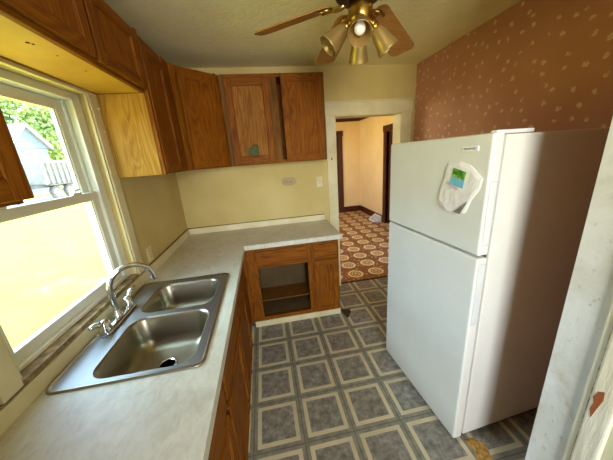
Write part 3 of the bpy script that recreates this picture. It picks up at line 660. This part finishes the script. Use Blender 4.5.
on_bag([(.212, 1.486), (.190, 1.481), (.186, 1.468), (.208, 1.474)], 'pink_print', pk, n=2); on_bag([(.188, 1.470), (.140, 1.459), (.140, 1.449), (.186, 1.459)], 'pink_print', pk, n=3); on_bag([(.250, 1.382), (.200, 1.352), (.198, 1.342), (.246, 1.366)], 'pink_print', pk, n=3)

# ------------------------------------------------------------------ ceiling fan
HX, HY = 1.380, 1.350
fan = thing('ceiling_fan', 'brass ceiling fan with wooden blades and four lamp shades', 'fan', (HX, HY, 2.04))
m = MB(); m.lathe([(.075, H - .001), (.075, H - .03), (.05, H - .05), (.016, H - .055), (.016, 2.41)], Matrix.Translation((HX, HY, 0)), 28); m.build('canopy', brass, fan)
m = MB(); m.lathe([(.03, 2.415), (.09, 2.405), (.115, 2.385), (.118, 2.325), (.105, 2.292), (.066, 2.266)], Matrix.Translation((HX, HY, 0)), 32); m.build('motor_housing', darkmotor, fan)
m = MB(); m.lathe([(.050, 2.265), (.050, 2.250), (.053, 2.246), (.053, 2.196), (.044, 2.186), (.03, 2.178), (.026, 2.160), (.012, 2.150)], Matrix.Translation((HX, HY, 0)), 32); m.build('switch_housing', brass, fan)
def blade(az, drop, pitch, R0=.20, R1=.545, w0=.105, w1=.13, zr=2.275, mat=blade_m):
    a = math.radians(az); d = Vector((math.cos(a), math.sin(a), 0)); z1 = zr - drop
    ax = Vector((d.x * (R1 - R0), d.y * (R1 - R0), -drop)).normalized()
    t = Vector((-d.y, d.x, 0)); up = ax.cross(t) * 1.0
    tp = t * math.cos(pitch) - Vector((0, 0, 1)) * math.sin(pitch); nrm = ax.cross(tp).normalized()
    if nrm.z < 0: nrm = -nrm
    o = Vector((HX, HY, zr)) + d * R0
    M = Matrix(((ax.x, tp.x, nrm.x, o.x), (ax.y, tp.y, nrm.y, o.y), (ax.z, tp.z, nrm.z, o.z), (0, 0, 0, 1)))
    Ln = R1 - R0; pl = []
    def arc(cx_, cy_, r_, a0_, a1_):
        for k in range(6): q = math.radians(a0_ + (a1_ - a0_) * k / 5); pl.append((cx_ + r_ * math.cos(q), cy_ + r_ * math.sin(q), 0))
    arc(.03, -w0 / 2 + .03, .03, 180, 270); arc(Ln - .035, -w1 / 2 + .035, .035, 270, 360); arc(Ln - .035, w1 / 2 - .035, .035, 0, 90); arc(.03, w0 / 2 - .03, .03, 90, 180)
    mm = MB(); mm.prism(pl, (0, 0, .006), M, 0); bl = mm.build('fan_blade', mat, fan)
    mm = MB()
    hub = Vector((HX, HY, zr + .008)) + d * .055
    p1 = M @ Vector((0.0, 0, -.006)); 
    mm.tube([hub, hub.lerp(p1, .4) - Vector((0, 0, .012)), hub.lerp(p1, .75) - Vector((0, 0, .008)), p1, M @ Vector((.03, 0, -.005))], [.010, .012, .011, .010, .008], 10)
    mm.tube([M @ Vector((-.01, 0, -.006)), M @ Vector((.02, .022, -.005)), M @ Vector((.055, .026, -.004))], [.008, .008, .006], 8)
    mm.tube([M @ Vector((-.01, 0, -.006)), M @ Vector((.02, -.022, -.005)), M @ Vector((.055, -.026, -.004))], [.008, .008, .006], 8)
    mm.build('blade_iron', brass, bl)
blade(147, .015, .26, R0=.13, R1=.525, w0=.10, w1=.115); blade(94, .075, .10, R0=.13, R1=.53); blade(40, .085, .14, R0=.13, R1=.53, w0=.12, w1=.14); blade(232, .0, .14, R0=.09, mat=blade_dark); blade(-28, .0, .14, R0=.13)
def shade(az, tilt):
    a = math.radians(az); d = Vector((math.cos(a), math.sin(a), 0)); ax = (d * math.sin(tilt) - Vector((0, 0, 1)) * math.cos(tilt))
    o = Vector((HX, HY, 2.190)) + d * .050
    mm = MB(); mm.tube([Vector((HX, HY, 2.196)) + d * .025, o, o + ax * .014], [.012, .012, .019], 14); mm.lathe([(.012, .0), (.021, .006), (.021, .022), (.018, .026)], axisM(o + ax * .006, ax), 20); 
    M = axisM(o + ax * .026, ax)
    arm = mm.build('lamp_holder', brass, fan)
    mm = MB()
    pr = [(.018, .0), (.024, .004), (.030, .020), (.036, .048), (.042, .078), (.046, .096), (.049, .103), (.048, .106)]
    mm.lathe(pr + [(r_ - .002, z_ - .001) for r_, z_ in reversed(pr)], M, 28, 0, False, False); mm.build('lamp_shade', shade_m, fan)
    mm = MB(); mm.lathe([(.011, .0), (.012, .020), (.018, .040), (.022, .054), (.023, .064), (.019, .076), (.010, .083), (.002, .085)], M, 20); mm.build('bulb', bulb_m, fan)
shade(178, .86); shade(-113, .78); shade(-8, .62); shade(73, .68)

# ------------------------------------------------------------------ plates on the walls
def plate(name, label, cat, M, w_, h_, kind, shape='rect', mat=almond):
    t = thing(name, label, cat, M @ Vector((0, 0, 0)))
    mm = MB()
    if shape == 'oval': mm.prism([(w_ / 2 * math.copysign(abs(math.cos(q)) ** .6, math.cos(q)) * (1 + .05 * math.cos(4 * q)), 0, h_ / 2 * math.copysign(abs(math.sin(q)) ** .6, math.sin(q))) for q in [2 * PI * k / 40 for k in range(40)]], (0, .006, 0), M)
    else: mm.box(-w_ / 2, w_ / 2, 0, .006, -h_ / 2, h_ / 2, .003, M)
    mm.build('cover_plate', mat, t)
    if kind == 'outlet':
        hor = w_ > h_
        for s in (-1, 1):
            mm = MB(); cx_, cz_ = (s * .021, 0) if hor else (0, s * .021)
            mm.lathe([(.0155, .0), (.0155, .004), (.014, .005)], M @ Matrix.Translation((cx_, .004, cz_)) @ Matrix.Rotation(-PI / 2, 4, 'X'), 20, 0); rc = mm.build('receptacle', mat, t)
            mm = MB()
            for q in (-.005, .005):
                if hor: mm.box(cx_ - .004, cx_ + .004, .008, .0098, q - .001, q + .001, 0, M)
                else: mm.box(q - .001, q + .001, .008, .0098, cz_ - .004, cz_ + .004, 0, M)
            mm.build('slot', black, rc)
    else:
        mm = MB(); mm.box(-.006, .006, .005, .0065, -.012, .012, 0, M, 0); mm.build('switch_slot', black, t)
        mm = MB(); mm.box(-.0045, .0045, .004, .018, .0, .008, .002, M); mm.build('switch_toggle', black, t)
    return t
plate('outlet', 'wide almond outlet with scalloped plate on the back wall', 'outlet', frameM((1.165, YB - .0005, 1.392), (1, 0, 0), (0, -1, 0)), .155, .088, 'outlet', 'oval')
plate('outlet', 'small upright outlet on the back wall next to the doorway', 'outlet', frameM((1.512, YB - .0005, 1.36), (1, 0, 0), (0, -1, 0)), .070, .115, 'outlet', mat=trimw)
plate('light_switch', 'light switch on the left doorway casing', 'switch', frameM((1.662, YB - .0225, 1.60), (1, 0, 0), (0, -1, 0)), .068, .112, 'switch', mat=trimw)
plate('outlet', 'outlet on the window wall just above the backsplash', 'outlet', frameM((.0005, 2.0, 1.045), (0, 1, 0), (1, 0, 0)), .075, .11, 'outlet', mat=trimw)
t = thing('wall_bracket', 'small cream metal bracket beside the top of the back cabinet', 'bracket', (1.575, YB, 2.30))
m = MB(); m.box(1.555, 1.60, YB - .006, YB - .0005, 2.40, 2.45, .002); m.lathe([(.015, 0), (.015, .012), (.006, .016)], frameM((1.58, YB - .006, 2.425), (1, 0, 0), (0, -1, 0)) @ Matrix.Rotation(-PI / 2, 4, 'X'), 16); m.build('upper_plate', trimw, t)
m = MB(); m.prism([(1.556, YB - .0005, 2.385), (1.60, YB - .0005, 2.385), (1.602, YB - .0005, 2.34), (1.585, YB - .0005, 2.29), (1.562, YB - .0005, 2.29)], (0, -.006, 0)); m.lathe([(.010, 0), (.010, .008), (.004, .010)], frameM((1.58, YB - .006, 2.32), (1, 0, 0), (0, -1, 0)) @ Matrix.Rotation(-PI / 2, 4, 'X'), 14); m.build('lower_plate', trimw, t)

# ------------------------------------------------------------------ floor items
m = MB(); m.prism([(1.556, 2.425, .0005), (1.655, 2.412, .0005), (1.650, 2.35, .0005), (1.628, 2.33, .0005), (1.606, 2.285, .0005), (1.585, 2.27, .0005), (1.567, 2.33, .0005)], (0, 0, .002))
solo('bare_patch', m, mottled('torn_vinyl_backing', (56, 38, 22), (84, 58, 36), 20, .9), 'dark torn patch of floor vinyl at the base cabinet corner', 'damage')
m = MB(); m.prism([(1.862, 1.004, .0005), (1.915, 1.008, .0005), (1.960, .955, .0005), (1.935, .90, .0005), (1.925, .80, .0005), (1.86, .80, .0005), (1.852, .90, .0005), (1.872, .95, .0005)], (0, 0, .002))
solo('bare_patch', m, mottled('worn_floor_wood', (112, 78, 30), (196, 150, 74), 45, .9), 'ragged worn tan strip of floor at the refrigerator corner', 'damage')
rgx, rgy = 3.42, 5.78
t = thing('floor_register', 'white metal floor register against the hall baseboard', 'register', (3.45, rgy, 0))
m = MB(); m.prism([(3.40, rgy - .17, .001), (3.586, rgy - .17, .001), (3.586, rgy - .17, .13), (3.565, rgy - .17, .13)], (0, .34, 0)); m.build('register_body', white_plastic, t)
m = MB()
for k in range(7):
    yy = rgy - .14 + k * .042; m.prism([(3.418, yy, .018), (3.422, yy, .014), (3.556, yy, .118), (3.552, yy, .122)], (0, .014, 0))
m.build('grille', grey_gasket, t)

# ------------------------------------------------------------------ outdoors
GZ = -0.6
m = MB(); m.box(-140, -T - .01, -80, 140, GZ - .1, GZ); solo('lawn', m, lawn_m, 'sunlit yellow green lawn outside the kitchen window', 'lawn')['kind'] = 'structure'
m = MB(); m.prism([(-15.0, 8, GZ + .002), (-15.0, 60, GZ + .002), (-22.5, 60, GZ + .002), (-22.5, 8, GZ + .002)], (0, 0, .02)); solo('driveway', m, gravel_m, 'pale gravel drive under the trailer outside', 'driveway')['kind'] = 'structure'
hs = thing('house', 'blue grey gabled house across the lawn', 'house', (-29, 36, GZ))
m = MB(); m.box(-33, -25.2, 33.2, 37.9, GZ, 5.1); m.prism([(-33, 33.2, 5.1), (-33, 37.9, 5.1), (-33, 35.5, 7.2)], (7.8, 0, 0)); m.build('wall', siding, hs)
m = MB()
for (ya, yb) in ((32.8, 35.5), (38.3, 35.5)): m.prism([(-33.4, ya, 4.8), (-33.4, yb, 7.2), (-33.4, yb, 7.45), (-33.4, ya, 5.05)], (8.5, 0, 0))
m.build('roof', roof_m, hs)
m = MB()
for (ya, yb) in ((32.75, 35.5), (38.35, 35.5)): m.prism([(-24.9, ya, 4.7), (-24.9, yb, 7.15), (-24.9, yb, 7.5), (-24.9, ya, 5.05)], (.1, 0, 0))
m.box(-25.2, -24.2, 33.0, 38.4, 2.75, 3.05); m.build('white_trim', ext_white, hs)
for yy in (36.7,):
    m = MB(); m.box(-25.22, -25.12, yy - .45, yy + .45, 3.3, 4.6); fw_ = m.build('window', ext_white, hs)
    m = MB(); m.box(-25.13, -25.08, yy - .36, yy + .36, 3.4, 4.5); m.build('pane', dark_glass, fw_)
tl = thing('trailer', 'pale ribbed dump trailer on the gravel drive', 'trailer', (-19, 29, GZ))
m = MB(); m.box(-20.2, -18.2, 26.2, 31.6, .85, 2.75, .03)
m.build('trailer_bed', trailer_m, tl)
for k in range(9):
    yy = 26.3 + k * .65; m = MB(); m.box(-18.2, -18.06, yy - .07, yy + .07, .8, 2.8, .02); m.build('rib', trailer_m, tl)
m = MB(); m.box(-20.3, -18.05, 26.1, 31.7, 2.72, 2.92, .03); m.build('top_rail', ext_white, tl)
m = MB(); m.box(-20.0, -18.6, 25.6, 31.8, .55, .84); m.box(-18.62, -18.1, 26.6, 31.5, .70, .82, .03); m.build('chassis', tire, tl)
for yy in (27.4, 29.1, 30.8):
    m = MB(); Mw = Matrix.Translation((-18.55, yy, GZ + .65)) @ Matrix.Rotation(PI / 2, 4, 'Y'); m.lathe([(.36, .0), (.59, .0), (.63, .05), (.63, .25), (.59, .30), (.36, .30)], Mw, 28, 0, True, False); wh = m.build('wheel', tire, tl)
    m = MB(); m.lathe([(.37, .28), (.36, .24), (.17, .22), (.14, .29), (.02, .30)], Mw, 24, 0, False, True); m.build('wheel_rim', ext_white, wh)
m = MB(); m.tube([(-19.2, 25.7, .65), (-19.2, 24.4, .4), (-19.2, 24.3, -.59)], .07, 8); m.build('tow_bar', tire, tl)
def tree(label, x, y, hgt, crown_r, n, leaf, seed, zc):
    rnd = random.Random(seed); t = thing('tree', label, 'tree', (x, y, GZ))
    mm = MB(); mm.tube([(x, y, GZ - .05), (x + .1, y, GZ + zc * .5), (x, y + .2, GZ + zc)], [.30, .22, .14], 9); mm.build('trunk', bark, t)
    tb = bmesh.new(); lobes = [(Vector((x + rnd.uniform(-.6, .6) * crown_r, y + rnd.uniform(-.7, .7) * crown_r, GZ + zc + rnd.uniform(-.45, .55) * crown_r * hgt)), crown_r * rnd.uniform(.35, .6)) for _ in range(14)]
    for _ in range(n):
        c_, r_ = rnd.choice(lobes); v_ = Vector((rnd.gauss(0, 1), rnd.gauss(0, 1), rnd.gauss(0, 1))).normalized() * r_ * (rnd.random() ** .35)
        p_ = c_ + v_; s = rnd.uniform(.18, .42)
        if p_.z < GZ + .1: continue
        a_ = Vector((rnd.gauss(0, 1), rnd.gauss(0, 1), rnd.gauss(0, 1))).normalized(); b_ = a_.cross(Vector((rnd.gauss(0, 1), rnd.gauss(0, 1), rnd.gauss(0, 1)))).normalized(); n_ = a_.cross(b_)
        vs = [tb.verts.new(p_ + a_ * s), tb.verts.new(p_ + b_ * s * .6 + n_ * s * .2), tb.verts.new(p_ - a_ * s), tb.verts.new(p_ - b_ * s * .6 + n_ * s * .2)]
        tb.faces.new(vs)
    mm = MB(); mm._merge(tb); mm.build('foliage', leaf, t)
tree('tall green tree rising behind the house and trailer', -30, 46, 1.1, 6.0, 5200, leaf_a, 3, 9.0)
tree('bright yellow green tree beside the house gable', -27.5, 42.5, .9, 3.4, 3200, leaf_b, 5, 4.6)
tree('green tree at the left of the house, farthest away', -36, 43, 1.2, 6.0, 4200, leaf_b, 8, 9.5)
tree('green tree at the right of the window view behind the trailer', -27, 50, 1.2, 6.5, 4500, leaf_a, 11, 8.0)
for k, (zz, lb_) in enumerate(((5.2, 'upper overhead cable crossing the view outside the window'), (4.6, 'lower overhead cable crossing the view outside the window'))):
    m = MB(); m.tube([(-24 + 14 * q / 12, 24 + 16 * q / 12, zz - 1.0 * (1 - ((q - 6) / 6) ** 2) * .6) for q in range(13)], .03, 6); solo('cable', m, tire, lb_, 'cable')
